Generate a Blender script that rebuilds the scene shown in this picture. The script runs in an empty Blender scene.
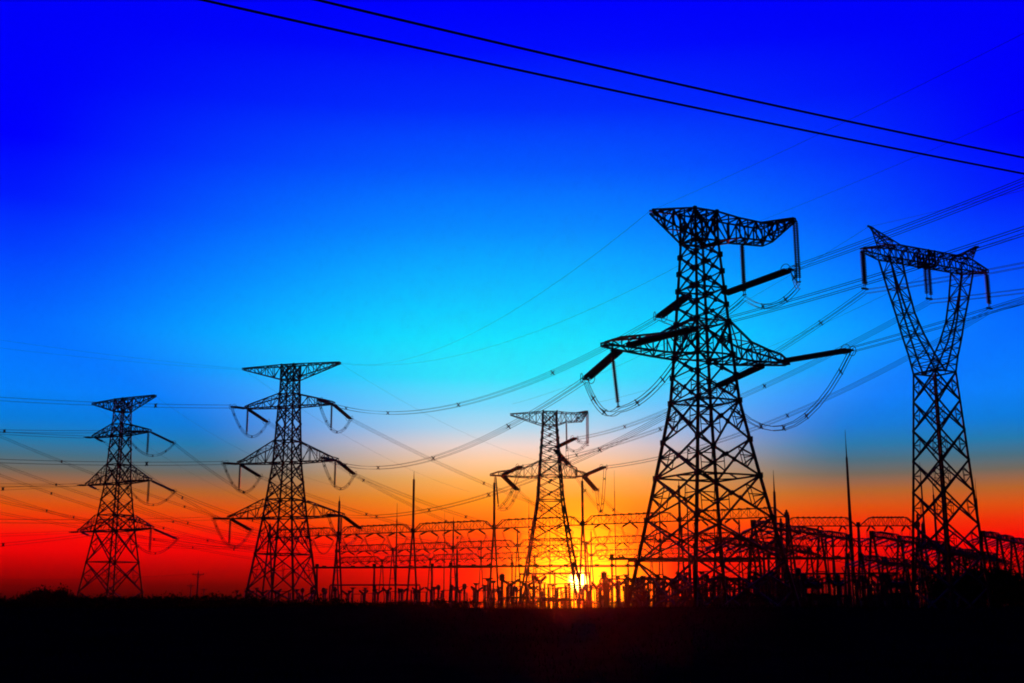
import bpy, math, random
from mathutils import Vector, Matrix
R = math.radians
rnd = random.Random(7)
S = bpy.context.scene
COL = S.collection

# ------------------------------------------------------------------ camera
EYE = 1.7
PITCH = math.atan(266.5 / 1240.0)
cam = bpy.data.cameras.new('camera'); cam_o = bpy.data.objects.new('camera', cam); COL.objects.link(cam_o)
cam_o.location = (0, 0, EYE); cam_o.rotation_euler = (R(90) + PITCH, 0, 0)
cam.sensor_width = 36.0; cam.lens = 36.0 * 1240 / 1024; cam.clip_start = 0.1; cam.clip_end = 8000
S.camera = cam_o

# ------------------------------------------------------------------ sky, sun, exposure
SUN_AZ, SUN_EL = R(3.02), R(1.2)
W = bpy.data.worlds.new('World'); S.world = W; W.use_nodes = True
nt = W.node_tree; nt.nodes.clear()
def N(t, **k):
    n = nt.nodes.new(t)
    for a, b in k.items(): setattr(n, a, b)
    return n
def ma(op, a, b=None, c=None, clamp=False):
    n = N('ShaderNodeMath', operation=op, use_clamp=clamp)
    for i, v in enumerate((a, b, c)):
        if v is None: continue
        if isinstance(v, (int, float)): n.inputs[i].default_value = v
        else: nt.links.new(v, n.inputs[i])
    return n.outputs[0]
def mrange(v, a, b, c, d, smooth=True):
    n = N('ShaderNodeMapRange', interpolation_type='SMOOTHSTEP' if smooth else 'LINEAR', clamp=True)
    nt.links.new(v, n.inputs['Value'])
    for k, x in zip(('From Min', 'From Max', 'To Min', 'To Max'), (a, b, c, d)): n.inputs[k].default_value = x
    return n.outputs['Result']
def lin(c):
    return tuple((x / 255 / 12.92) if x <= 10 else ((x / 255 + .055) / 1.055) ** 2.4 for x in c)
def el_of(u, v):
    a, b = (u - 512) / 1240, (341.5 - v) / 1240
    x, y, z = a, math.cos(PITCH) - b * math.sin(PITCH), math.sin(PITCH) + b * math.cos(PITCH)
    return math.degrees(math.atan2(z, math.hypot(x, y)))
EL0, EL1 = -2.0, 32.0
def ramp(fac, stops, u):
    n = N('ShaderNodeValToRGB'); cr = n.color_ramp; cr.interpolation = 'LINEAR'
    pts = sorted(((el_of(u, y) - EL0) / (EL1 - EL0), lin(c)) for y, c in stops)
    while len(cr.elements) < len(pts): cr.elements.new(0.5)
    for e, (p, c) in zip(cr.elements, pts): e.position = p; e.color = (*c, 1)
    nt.links.new(fac, n.inputs['Fac'])
    return n.outputs['Color']
CENTRE = [(0, (0, 0, 255)), (50, (0, 12, 255)), (110, (0, 45, 255)), (170, (0, 90, 255)), (230, (0, 140, 255)), (290, (0, 190, 255)),
          (340, (0, 225, 255)), (378, (40, 226, 255)), (405, (112, 217, 252)), (428, (172, 216, 238)), (446, (234, 215, 205)),
          (462, (252, 203, 155)), (480, (253, 180, 88)), (500, (252, 150, 30)), (520, (250, 110, 5)), (540, (250, 55, 0)),
          (558, (250, 12, 0)), (575, (245, 0, 0)), (598, (190, 0, 0)), (608, (120, 0, 0)), (625, (14, 0, 0))]
SIDE = [(0, (0, 0, 250)), (140, (0, 0, 255)), (200, (0, 26, 255)), (250, (0, 62, 255)), (300, (0, 92, 255)), (350, (0, 116, 255)),
        (390, (0, 126, 250)), (420, (0, 122, 218)), (440, (30, 120, 172)), (456, (70, 110, 128)), (470, (112, 104, 92)),
        (488, (180, 100, 42)), (505, (222, 80, 8)), (520, (240, 46, 0)), (535, (248, 8, 0)), (550, (236, 0, 0)),
        (570, (168, 0, 0)), (585, (104, 0, 0)), (600, (48, 0, 0)), (625, (4, 0, 0))]
tc = N('ShaderNodeTexCoord'); vn = N('ShaderNodeVectorMath', operation='NORMALIZE'); nt.links.new(tc.outputs['Generated'], vn.inputs[0])
sx = N('ShaderNodeSeparateXYZ'); nt.links.new(vn.outputs[0], sx.inputs[0])
el = ma('DEGREES' if False else 'MULTIPLY', ma('ARCSINE', sx.outputs['Z']), 180 / math.pi)
az = ma('MULTIPLY', ma('ARCTAN2', sx.outputs['X'], sx.outputs['Y']), 180 / math.pi)
faz = ma('ABSOLUTE', ma('SUBTRACT', az, mrange(el, 2, 8, 1.8, .4)))
fac = ma('DIVIDE', ma('SUBTRACT', el, EL0), EL1 - EL0, clamp=True)
cc, cs = ramp(fac, CENTRE, 470), ramp(fac, SIDE, 60)
mx = N('ShaderNodeMixRGB'); nt.links.new(mrange(ma('MULTIPLY', faz, mrange(el, 7, 12.5, 1.4, .88)), 1.0, 21.0, 0, 1), mx.inputs[0]); nt.links.new(cc, mx.inputs[1]); nt.links.new(cs, mx.inputs[2])
# glow round the sun, and the disc itself
sd = Vector((math.sin(SUN_AZ) * math.cos(SUN_EL), math.cos(SUN_AZ) * math.cos(SUN_EL), math.sin(SUN_EL)))
dp = N('ShaderNodeVectorMath', operation='DOT_PRODUCT'); nt.links.new(vn.outputs[0], dp.inputs[0]); dp.inputs[1].default_value = sd
th = ma('MULTIPLY', ma('ARCCOSINE', ma('MINIMUM', dp.outputs['Value'], 1.0)), 180 / math.pi)
glow = ma('EXPONENT', ma('MULTIPLY', ma('POWER', ma('DIVIDE', th, 2.7), 3.0), -1.0))
disc = mrange(th, 0.22, 0.56, 1, 0)
def scaled(col, f):
    n = N('ShaderNodeMixRGB', blend_type='MULTIPLY'); n.inputs[0].default_value = 1; n.inputs[1].default_value = (*col, 1)
    nt.links.new(f, n.inputs[2]); return n.outputs[0]
def add(a, b):
    n = N('ShaderNodeMixRGB', blend_type='ADD'); n.inputs[0].default_value = 1; nt.links.new(a, n.inputs[1]); nt.links.new(b, n.inputs[2]); return n.outputs[0]
# the eastern half of the sky (behind the camera) and the zenith are already dark
dim = ma('MULTIPLY', mrange(faz, 38, 95, 1, .012), mrange(el, 31, 60, 1, .05))
vm = N('ShaderNodeMixRGB', blend_type='MULTIPLY'); vm.inputs[0].default_value = 1
nt.links.new(mx.outputs[0], vm.inputs[1]); nt.links.new(dim, vm.inputs[2])
tot = add(add(vm.outputs[0], scaled((1.0, .85, .0), glow)), scaled((8, 6.6, 1.6), disc))
bg = N('ShaderNodeBackground'); bg.inputs['Strength'].default_value = 1.0; nt.links.new(tot, bg.inputs['Color'])
sk = N('ShaderNodeTexSky', sky_type='NISHITA'); sk.sun_disc = False; sk.sun_elevation = SUN_EL; sk.sun_rotation = SUN_AZ
bg2 = N('ShaderNodeBackground'); bg2.inputs['Strength'].default_value = 0.0002; nt.links.new(sk.outputs[0], bg2.inputs['Color'])
ad = N('ShaderNodeAddShader'); nt.links.new(bg.outputs[0], ad.inputs[0]); nt.links.new(bg2.outputs[0], ad.inputs[1])
wo = N('ShaderNodeOutputWorld'); nt.links.new(ad.outputs[0], wo.inputs['Surface'])
sun = bpy.data.lights.new('sun', 'SUN'); sun.energy = 2.8; sun.angle = R(0.5); sun.color = (1.0, .045, .004)
sun_o = bpy.data.objects.new('sun', sun); COL.objects.link(sun_o); sun_o.location = (20, 700, 55)
sun_o.rotation_euler = (-sd).to_track_quat('-Z', 'Y').to_euler()
S.view_settings.view_transform = 'Standard'; S.view_settings.look = 'None'
S.view_settings.exposure = 0.0; S.view_settings.gamma = 1.0; S.view_settings.use_curve_mapping = False
S.render.engine = 'CYCLES'
S.cycles.use_denoising = True; S.cycles.denoiser = 'OPENIMAGEDENOISE'
S.cycles.max_bounces = 3; S.cycles.diffuse_bounces = 1; S.cycles.glossy_bounces = 1; S.cycles.volume_bounces = 0
S.cycles.pixel_filter_type = 'BLACKMAN_HARRIS'; S.cycles.filter_width = 1.9

# ------------------------------------------------------------------ materials
def mat(name, col, col2=None, rough=.6, metal=0., scale=2., bump=0., spec=.12):
    m = bpy.data.materials.new(name); m.use_nodes = True; t = m.node_tree
    b = t.nodes['Principled BSDF']; b.inputs['Roughness'].default_value = rough; b.inputs['Metallic'].default_value = metal
    b.inputs['Specular IOR Level'].default_value = spec
    tx = t.nodes.new('ShaderNodeTexCoord'); no = t.nodes.new('ShaderNodeTexNoise')
    no.inputs['Scale'].default_value = scale; no.inputs['Detail'].default_value = 5
    t.links.new(tx.outputs['Object'], no.inputs['Vector'])
    r = t.nodes.new('ShaderNodeValToRGB'); r.color_ramp.elements[0].position = .3; r.color_ramp.elements[1].position = .7
    r.color_ramp.elements[0].color = (*col, 1); r.color_ramp.elements[1].color = (*(col2 or [c * 1.5 for c in col]), 1)
    t.links.new(no.outputs['Fac'], r.inputs['Fac']); t.links.new(r.outputs['Color'], b.inputs['Base Color'])
    if bump:
        bp = t.nodes.new('ShaderNodeBump'); bp.inputs['Strength'].default_value = bump
        t.links.new(no.outputs['Fac'], bp.inputs['Height']); t.links.new(bp.outputs['Normal'], b.inputs['Normal'])
    return m
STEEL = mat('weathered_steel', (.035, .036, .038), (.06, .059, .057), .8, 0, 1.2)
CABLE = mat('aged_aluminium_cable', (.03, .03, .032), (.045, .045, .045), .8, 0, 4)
PORC = mat('brown_porcelain', (.03, .014, .01), (.05, .025, .018), .5, 0, 6)
CONC = mat('concrete', (.12, .115, .11), (.2, .19, .18), .9, 0, 3, .3)
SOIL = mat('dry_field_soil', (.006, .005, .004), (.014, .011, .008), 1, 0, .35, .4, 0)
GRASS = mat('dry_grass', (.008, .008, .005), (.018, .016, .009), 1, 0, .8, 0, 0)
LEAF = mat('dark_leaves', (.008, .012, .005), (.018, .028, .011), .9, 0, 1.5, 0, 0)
BARK = mat('bark', (.025, .02, .015), (.05, .04, .03), .9, 0, 3, .4)

# ------------------------------------------------------------------ mesh helpers
def V(*a): return Vector(a)
class MB:
    def __init__(s): s.v = []; s.f = []
    def prism(s, ring0, ring1, cap=True):
        n = len(ring0); b = len(s.v); s.v += [tuple(p) for p in ring0] + [tuple(p) for p in ring1]
        for i in range(n):
            j = (i + 1) % n; s.f.append((b + i, b + j, b + n + j, b + n + i))
        if cap: s.f.append(tuple(b + i for i in reversed(range(n)))); s.f.append(tuple(b + n + i for i in range(n)))
    def frame(s, d):
        d = d.normalized(); u = d.cross(V(0, 0, 1))
        if u.length < 1e-3: u = V(1, 0, 0)
        u.normalize(); return u, d.cross(u).normalized()
    def bar(s, p, q, w, h=None, ang=0.0):
        p, q = Vector(p), Vector(q); d = q - p
        if d.length < 1e-4: return
        u, t = s.frame(d); h = h or w
        c = [(-w / 2, -h / 2), (w / 2, -h / 2), (w / 2, h / 2), (-w / 2, h / 2)]
        s.prism([p + u * a + t * b for a, b in c], [q + u * a + t * b for a, b in c])
    def rod(s, p, q, r0, r1=None, n=8):
        p, q = Vector(p), Vector(q); r1 = r0 if r1 is None else r1; u, t = s.frame(q - p)
        k = [(math.cos(2 * math.pi * i / n), math.sin(2 * math.pi * i / n)) for i in range(n)]
        s.prism([p + (u * a + t * b) * r0 for a, b in k], [q + (u * a + t * b) * r1 for a, b in k])
    def tube(s, pts, r, n=4):
        pts = [Vector(p) for p in pts]; b = len(s.v); m = len(pts)
        for i, p in enumerate(pts):
            u, t = s.frame(pts[min(i + 1, m - 1)] - pts[max(i - 1, 0)])
            for k in range(n):
                a = 2 * math.pi * (k + .5) / n; s.v.append(tuple(p + (u * math.cos(a) + t * math.sin(a)) * r))
        for i in range(m - 1):
            for k in range(n):
                j = (k + 1) % n; s.f.append((b + i * n + k, b + i * n + j, b + (i + 1) * n + j, b + (i + 1) * n + k))
    def box(s, c, d, ax=None):
        c = Vector(c); s.bar(c - V(0, 0, d[2] / 2), c + V(0, 0, d[2] / 2), d[0], d[1])
    def lathe(s, p, d, prof, n=10):
        p = Vector(p); d = Vector(d).normalized(); u, t = s.frame(d); b = len(s.v)
        for x, r in prof:
            for k in range(n):
                a = 2 * math.pi * k / n; s.v.append(tuple(p + d * x + (u * math.cos(a) + t * math.sin(a)) * r))
        for i in range(len(prof) - 1):
            for k in range(n):
                j = (k + 1) % n; s.f.append((b + i * n + k, b + i * n + j, b + (i + 1) * n + j, b + (i + 1) * n + k))
    def torus(s, c, ax, r, rr, n=16):
        c = Vector(c); u, t = s.frame(Vector(ax))
        pts = [c + (u * math.cos(2 * math.pi * i / n) + t * math.sin(2 * math.pi * i / n)) * r for i in range(n)]
        for i in range(n): s.rod(pts[i], pts[(i + 1) % n], rr, n=6)
    def mesh(s, name, m):
        me = bpy.data.meshes.new(name); me.from_pydata(s.v, [], s.f); me.materials.append(m); me.update(); return me
    def build(s, name, m, parent=None, loc=None):
        return put(name, s.mesh(name, m), parent, loc)
def put(name, me, parent=None, loc=None, quat=None):
    o = bpy.data.objects.new(name, me); COL.objects.link(o)
    if parent is not None: o.parent = parent
    if loc is not None: o.location = loc
    if quat is not None: o.rotation_mode = 'QUATERNION'; o.rotation_quaternion = quat
    return o
def tag(o, label, cat, group=None, kind=None):
    o['label'] = label; o['category'] = cat
    if group: o['group'] = group
    if kind: o['kind'] = kind
    return o
def thing(name, loc, yaw, label, cat, group=None):
    o = bpy.data.objects.new(name, None); COL.objects.link(o); o.empty_display_size = 1
    o.location = loc; o.rotation_euler = (0, 0, yaw); return tag(o, label, cat, group)
def children(o): return [c for c in bpy.data.objects if c.parent == o]
def dup(root, loc, yaw, label, group=None):
    kids = {}
    for c in bpy.data.objects:
        if c.parent is not None: kids.setdefault(c.parent.name, []).append(c)
    def cp(o, parent):
        c = o.copy(); COL.objects.link(c); c.parent = parent
        for k in kids.get(o.name, ()): cp(k, c)
        return c
    r = cp(root, None); r.location = loc; r.rotation_euler = (0, 0, yaw); r['label'] = label
    if group: r['group'] = group
    return r
def lerp(a, b, t): return a + (b - a) * t
def L2W(base, yaw, p):
    c, s = math.cos(yaw), math.sin(yaw); return V(base[0] + p[0] * c - p[1] * s, base[1] + p[0] * s + p[1] * c, (base[2] if len(base) > 2 else 0) + p[2])

# ------------------------------------------------------------------ the ground
def ground_z(x, y):
    crest = 1.72 * math.exp(-((y - 62 - 6 * math.sin(x * .021)) / 20) ** 2)
    return crest + .07 * math.sin(x * .31 + y * .17) * math.exp(-(y / 150) ** 2) + .05 * math.sin(x * .83 - y * .41) * math.exp(-(y / 120) ** 2)
ys = [-150 + i * 10 for i in range(15)] + [i * 2.5 for i in range(0, 60)] + [150 + i * 15 for i in range(0, 54)]
xs = [-900 + i * 30 for i in range(26)] + [-120 + i * 4 for i in range(1, 60)] + [120 + i * 30 for i in range(0, 27)]
g = MB()
for y in ys:
    for x in xs: g.v.append((x, y, ground_z(x, y)))
nx = len(xs)
for j in range(len(ys) - 1):
    for i in range(nx - 1): g.f.append((j * nx + i, j * nx + i + 1, (j + 1) * nx + i + 1, (j + 1) * nx + i))
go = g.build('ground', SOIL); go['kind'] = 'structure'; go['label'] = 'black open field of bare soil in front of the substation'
gr = MB()
for i in range(26000):
    y = 4 + 86 * rnd.random() ** .8; x = (rnd.random() * 2 - 1) * (y * .47 + 3); z = ground_z(x, y) - .02
    h = (.06 + .16 * rnd.random()) * (1.9 if rnd.random() < .03 else 1); a = rnd.random() * 6.28; w = .006 + .0003 * y
    lx, ly = (rnd.random() - .5) * h * .9, (rnd.random() - .5) * h * .9; b = len(gr.v)
    gr.v += [(x - w * math.cos(a), y - w * math.sin(a), z), (x + w * math.cos(a), y + w * math.sin(a), z), (x + lx, y + ly, z + h)]
    gr.f.append((b, b + 1, b + 2))
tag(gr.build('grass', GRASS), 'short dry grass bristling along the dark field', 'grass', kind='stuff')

# ------------------------------------------------------------------ insulators
_cache = {}
def string_mesh(L, rows=2, gap=.5, rdisc=.17):
    """porcelain discs along +X, one or two parallel rows with yoke plates"""
    k = ('s', round(L, 2), rows, gap, rdisc)
    if k not in _cache:
        m = MB(); offs = [0] if rows == 1 else [-gap / 2, gap / 2]
        for o in offs:
            prof = [(0.0, .04), (.3, .04)]; x = .3; n = int((L - .7) / .19)
            for i in range(n):
                prof += [(x, .06), (x + .03, rdisc), (x + .09, rdisc * .92), (x + .1, .07)]; x += .19
            prof += [(x, .04), (L, .04)]
            m.lathe((0, o, 0), (1, 0, 0), prof, 8)
        if rows == 2:
            m.bar((.16, -gap / 2 - .1, 0), (.16, gap / 2 + .1, 0), .1, .16); m.bar((L - .14, -gap / 2 - .1, 0), (L - .14, gap / 2 + .1, 0), .1, .2)
        _cache[k] = m.mesh('insulator_string', PORC)
    return _cache[k]
def ring_mesh(gap):
    k = ('r', gap)
    if k not in _cache:
        m = MB()
        for sgn in (-1, 1):
            c = V(0, sgn * (gap / 2 + .28), 0); m.torus(c, (.25 * sgn, 1, 0), .5, .035)
            m.bar(c - V(.5, 0, 0), c + V(.5, 0, 0), .04); m.bar(c, V(0, 0, 0), .05)
        _cache[k] = m.mesh('corona_ring', STEEL)
    return _cache[k]
def insulator(parent, p, q, rows=2, gap=.5, rdisc=.17, ring=False):
    p, q = Vector(p), Vector(q); d = q - p; L = d.length
    o = put('insulator_string', string_mesh(L, rows, gap, rdisc), parent, p, d.to_track_quat('X', 'Z'))
    if ring: put('corona_ring', ring_mesh(gap), o, (L - .35, 0, 0))
    return o
def sag_pts(p, q, sag, n=28):
    p, q = Vector(p), Vector(q); return [p.lerp(q, i / n) - V(0, 0, 4 * sag * (i / n) * (1 - i / n)) for i in range(n + 1)]
def bundle_offsets(pts, n, sp):
    d = pts[-1] - pts[0]; d.z = 0
    u = d.cross(V(0, 0, 1)).normalized() if d.length > .01 else V(1, 0, 0)
    h = sp / 2; up = V(0, 0, 1)
    return {1: [V(0, 0, 0)], 2: [u * -h, u * h], 4: [u * -h - up * h, u * h - up * h, u * h + up * h, u * -h + up * h]}[n], u
def spacer_mb(m, c, u, n, sp, w):
    up = V(0, 0, 1); h = sp * .62
    if n == 4:
        m.bar(c - u * h - up * h, c + u * h + up * h, w); m.bar(c - u * h + up * h, c + u * h - up * h, w)
        m.box(c, (w * 2, w * 2, w * 2))
    else:
        m.bar(c - u * h, c + u * h, w * 1.4, w * 2)
def jumper(parent, pts_segments, n=4, sp=.45, r=.034, spacers=()):
    """hanging loop; pts_segments = list of (p, q, sag)"""
    pts = []
    for p, q, s in pts_segments: pts += sag_pts(p, q, s, 12)[(1 if pts else 0):]
    offs, u = bundle_offsets([Vector(pts_segments[0][0]), Vector(pts_segments[-1][1])], n, sp)
    m = MB()
    for o in offs: m.tube([p + o for p in pts], r)
    j = m.build('jumper_loop', CABLE, parent)
    for f in spacers:
        m = MB(); i = int(f * (len(pts) - 1)); spacer_mb(m, pts[i], u, n, sp, .085); m.build('spacer', STEEL, j)
    return j
SPANS = 'cable spans across the sky'
def span(p, q, sag, label, n=4, sp=.45, r=.027, spacers=(), name='conductor_bundle', cat='power line', group=SPANS, seg=40, sw=.1):
    p, q = Vector(p), Vector(q); t = thing(name, p, 0, label, cat, group)
    pts = [a - p for a in sag_pts(p, q, sag, seg)]
    offs, u = bundle_offsets(pts, n, sp)
    for o in offs:
        m = MB(); m.tube([a + o for a in pts], r); m.build('conductor', CABLE, t)
    for f in spacers:
        x = f * seg; i = min(int(x), seg - 1); m = MB(); spacer_mb(m, pts[i].lerp(pts[i + 1], x - i), u, n, sp, sw); m.build('spacer', STEEL, t)
    return t
def wire(p, q, sag, label, r=.016, cat='wire', group='thin earth wires', name='earth_wire', seg=40):
    p, q = Vector(p), Vector(q); m = MB(); m.tube([a - p for a in sag_pts(p, q, sag, seg)], r)
    return tag(m.build(name, CABLE, None, p), label, cat, group)

# ------------------------------------------------------------------ lattice work
def truss(m, quads, wc, wb, posts=True):
    """quads: [(front-bottom, back-bottom, back-top, front-top), ...] joined by chords and zig-zag bracing"""
    for i, (a, b) in enumerate(zip(quads[:-1], quads[1:])):
        for k in range(4):
            m.bar(a[k], b[k], wc)
            k2 = (k + 1) % 4
            if (i + k) % 2: m.bar(a[k], b[k2], wb)
            else: m.bar(a[k2], b[k], wb)
        if posts:
            for k in range(4): m.bar(b[k], b[(k + 1) % 4], wb)
def quads_lin(stations, n):
    """stations (s, hy, zb, zt) along local X, split into about n panels by length"""
    tot = sum(abs(b[0] - a[0]) for a, b in zip(stations[:-1], stations[1:])); out = []
    for a, b in zip(stations[:-1], stations[1:]):
        k = max(1, round(n * abs(b[0] - a[0]) / tot))
        for i in range(k):
            out.append([lerp(x, y, i / k) for x, y in zip(a, b)])
    out.append(list(stations[-1]))
    return [(V(s, -h, zb), V(s, h, zb), V(s, h, zt), V(s, -h, zt)) for s, h, zb, zt in out]
def arm(t, name, stations, n, wc, wb):
    m = MB(); truss(m, quads_lin(stations, n), wc, wb); return m.build(name, STEEL, t)
def tower_body(t, levels, wl, wb, ws, rings=(), sec=2.6, plates=.4):
    cs = [(-1, -1), (1, -1), (1, 1), (-1, 1)]
    P = [[V(a * w, b * w, z) for a, b in cs] for z, w in levels]
    for k in range(4):
        m = MB()
        for i in range(len(P) - 1):
            w = lerp(wl, wl * .62, i / (len(P) - 1)); m.bar(P[i][k], P[i + 1][k] + (P[i + 1][k] - P[i][k]).normalized() * .04, w)
        m.build('leg', STEEL, t)
        f = MB(); b = P[0][k]; f.bar(V(b.x, b.y, -.4), V(b.x, b.y, .35), .9); f.build('footing', CONC, t)
    m = MB()
    for i in range(len(P) - 1):
        h = levels[i + 1][0] - levels[i][0]; wbb = wb * (1 if h > 3 else .8)
        for k in range(4):
            k2 = (k + 1) % 4; a, b, c, d = P[i][k], P[i][k2], P[i + 1][k2], P[i + 1][k]
            m.bar(a, c, wbb); m.bar(b, d, wbb)
            wa, wc = levels[i][1], levels[i + 1][1]; x = a.lerp(c, wa / (wa + wc))
            if plates: m.bar(x - (c - a).normalized() * plates * .45, x + (c - a).normalized() * plates * .45, plates * .2, plates * .75)
            if h > sec:
                for e0, e1 in ((a, d), (b, c)):
                    mid = e0.lerp(e1, wa / (wa + wc)); q0, q1 = e0.lerp(x, .5), e1.lerp(x, .5)
                    m.bar(mid, q0, ws); m.bar(mid, q1, ws); m.bar(mid, x.lerp(mid, .5), ws * .8); m.bar(x.lerp(mid, .5), q0, ws * .7); m.bar(x.lerp(mid, .5), q1, ws * .7)
            if i + 1 in rings or i in rings: 
                if i in rings: m.bar(a, b, wbb)
                else: m.bar(d, c, wbb)
            if plates:
                n0 = (c - d).normalized(); s_ = plates * (1.0 if i + 1 < len(P) - 2 else .7)
                m.bar(d - V(0, 0, s_ * .5), d + V(0, 0, s_ * .5), s_ * .8, s_ * .8)
        if i + 1 in rings:
            q = P[i + 1]; mids = [q[k].lerp(q[(k + 1) % 4], .5) for k in range(4)]
            for k in range(4): m.bar(mids[k], mids[(k + 1) % 4], ws)
    m.build('bracing', STEEL, t)

# --- strain tower with a one-sided bracket on its top beam (the tallest one, and the small one before the sun)
D_LEV = [(0, 6.28), (6.2, 5.2), (10.4, 4.46), (14.6, 3.73), (18.25, 3.13), (22.25, 2.5), (24.9, 2.3), (27, 2.16), (30.5, 1.93), (32.3, 1.82), (34.05, 1.71), (35.9, 1.59), (37.7, 1.48), (39.2, 1.4), (42.4, 1.38)]
def bracket_tower(base, yaw, label, near, far, wl, wb, ws, strings, lr=(11.9, 10.8), lb=-5.9, rb=8.9):
    t = thing('strain_tower', base, yaw, label, 'power pylon', 'lattice pylons')
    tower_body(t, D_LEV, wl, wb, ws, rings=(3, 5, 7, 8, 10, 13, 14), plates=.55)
    for sg in (-1, 1):
        L = lr[0] if sg < 0 else lr[1]
        arm(t, 'crossarm', [(sg * 2.05, 2.05, 26.8, 30.5), (sg * 5.2, 1.3, 26.75, 28.75), (sg * L * .7, 1.0, 26.9, 28.2), (sg * L * .86, .85, 27.0, 27.9), (sg * L, .35, 27.05, 27.3)], 6, wb * 1.1, ws * .85)
    m = MB()
    truss(m, quads_lin([(lb, .25, 41.6, 41.9), (-1.4, 1.4, 39.2, 42.4), (1.4, 1.4, 39.2, 42.4), (rb * .5, 1.1, 40.0, 42.2), (rb, .9, 40.2, 42.1)], 12), wb * .95, ws)
    m.build('top_beam', STEEL, t)
    m = MB(); k = rb - 8.9; A = (V(7.2 + k, -.9, 40.2), V(8.9 + k, -.9, 40.25), V(8.9 + k, -.9, 42.1), V(7.2 + k, -.9, 42.1)); B = (V(9.3 + k, -4.0, 41.75), V(9.65 + k, -3.9, 41.75), V(9.65 + k, -3.9, 42.05), V(9.3 + k, -4.0, 42.05))
    truss(m, [tuple(a.lerp(b, i / 4) for a, b in zip(A, B)) for i in range(5)], wb * .9, ws); m.build('bracket', STEEL, t)
    ends = {}
    for key, att, e in strings:
        insulator(t, att, e, 2, .62, .25, True); ends[key] = Vector(e)
    for p, q in (((5.7 + k, .3, 40.0), (5.75 + k, .3, 34.1)), ((9.5 + k, -4.0, 41.8), (9.45 + k, -4.1, 34.9)), ((-10.9, 0, 27.0), (-10.3, -.1, 20.9))):
        insulator(t, p, q, 2, .3, .18)
    jumper(t, [(ends['rn'], ends['rf'], 6.3)], spacers=(.16, .34, .52, .7, .86))
    jumper(t, [(ends['lf'], (-10.3, -.1, 20.7), 1.6), ((-10.3, -.1, 20.7), ends['ln'], 1.6)], spacers=(.14, .3, .64, .82))
    jumper(t, [(ends['bn'], (9.45 + k, -4.1, 34.6), .6), ((9.45 + k, -4.1, 34.6), (5.75 + k, .3, 33.9), 1.5), ((5.75 + k, .3, 33.9), ends['bf'], 1.8)], spacers=(.1, .42, .56, .8))
    return t, {k: L2W(base, yaw, v) for k, v in ends.items()}
D_BASE, D_YAW = (19.66, 125, 0), R(26)
D, DE = bracket_tower(D_BASE, D_YAW, 'tallest dark lattice pylon right of the sun with broad crossarms and bracketed top', None, None, .34, .17, .12, [
    ('rn', (9.6, -.9, 27.2), (11.6, -9.2, 27.05)), ('rf', (8.2, .9, 26.9), (8.2, 9.2, 26.0)), ('ln', (-9.5, -.9, 27.1), (-7.9, -10.2, 27.1)),
    ('lf', (-9.4, .9, 27.0), (-9.2, 8.4, 25.2)), ('bn', (1.6, -1.7, 33.4), (3.1, -11.0, 33.95)), ('bf', (-.3, 1.75, 33.9), (.4, 8.9, 33.0))])
C_BASE, C_YAW = (7.6, 248, 0), R(3)
def cfar(p, L=8.0): d = V(.42, .86, -.28).normalized() * L; return (p[0] + d.x, p[1] + d.y, p[2] + d.z)
def cnear(p, L=8.5): d = V(.36, -.93, .1).normalized() * L; return (p[0] + d.x, p[1] + d.y, p[2] + d.z)
cp_ = {'r': (6.9, 27.1), 'l': (-9.4, 27.1), 'b': (1.2, 33.6)}
cst = []
for k, (x, z) in cp_.items():
    yy = 1.7 if k == 'b' else .9
    cst += [(k + 'n', (x, -yy, z), cnear((x, -yy, z))), (k + 'f', (x, yy, z), cfar((x, yy, z)))]
C, CE = bracket_tower(C_BASE, C_YAW, 'small dark lattice pylon standing directly above the setting sun', None, None, .31, .15, .09, cst, (12.0, 7.7), -8.0, 6.6)

def remap(t, fn):
    def mesh(o):
        for v in o.data.vertices: v.co.z = fn(v.co.z)
    for c in children(t):
        if c.name.startswith('insulator_string'): c.location.z = fn(c.location.z)
        else:
            mesh(c)
            for k in children(c): mesh(k)
def zC(z): return z * 27.7 / 27.2 if z < 27.2 else 27.7 + (z - 27.2) * 12.7 / 15.2
remap(C, zC); CE = {k: V(p.x, p.y, zC(p.z)) for k, p in CE.items()}

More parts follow.
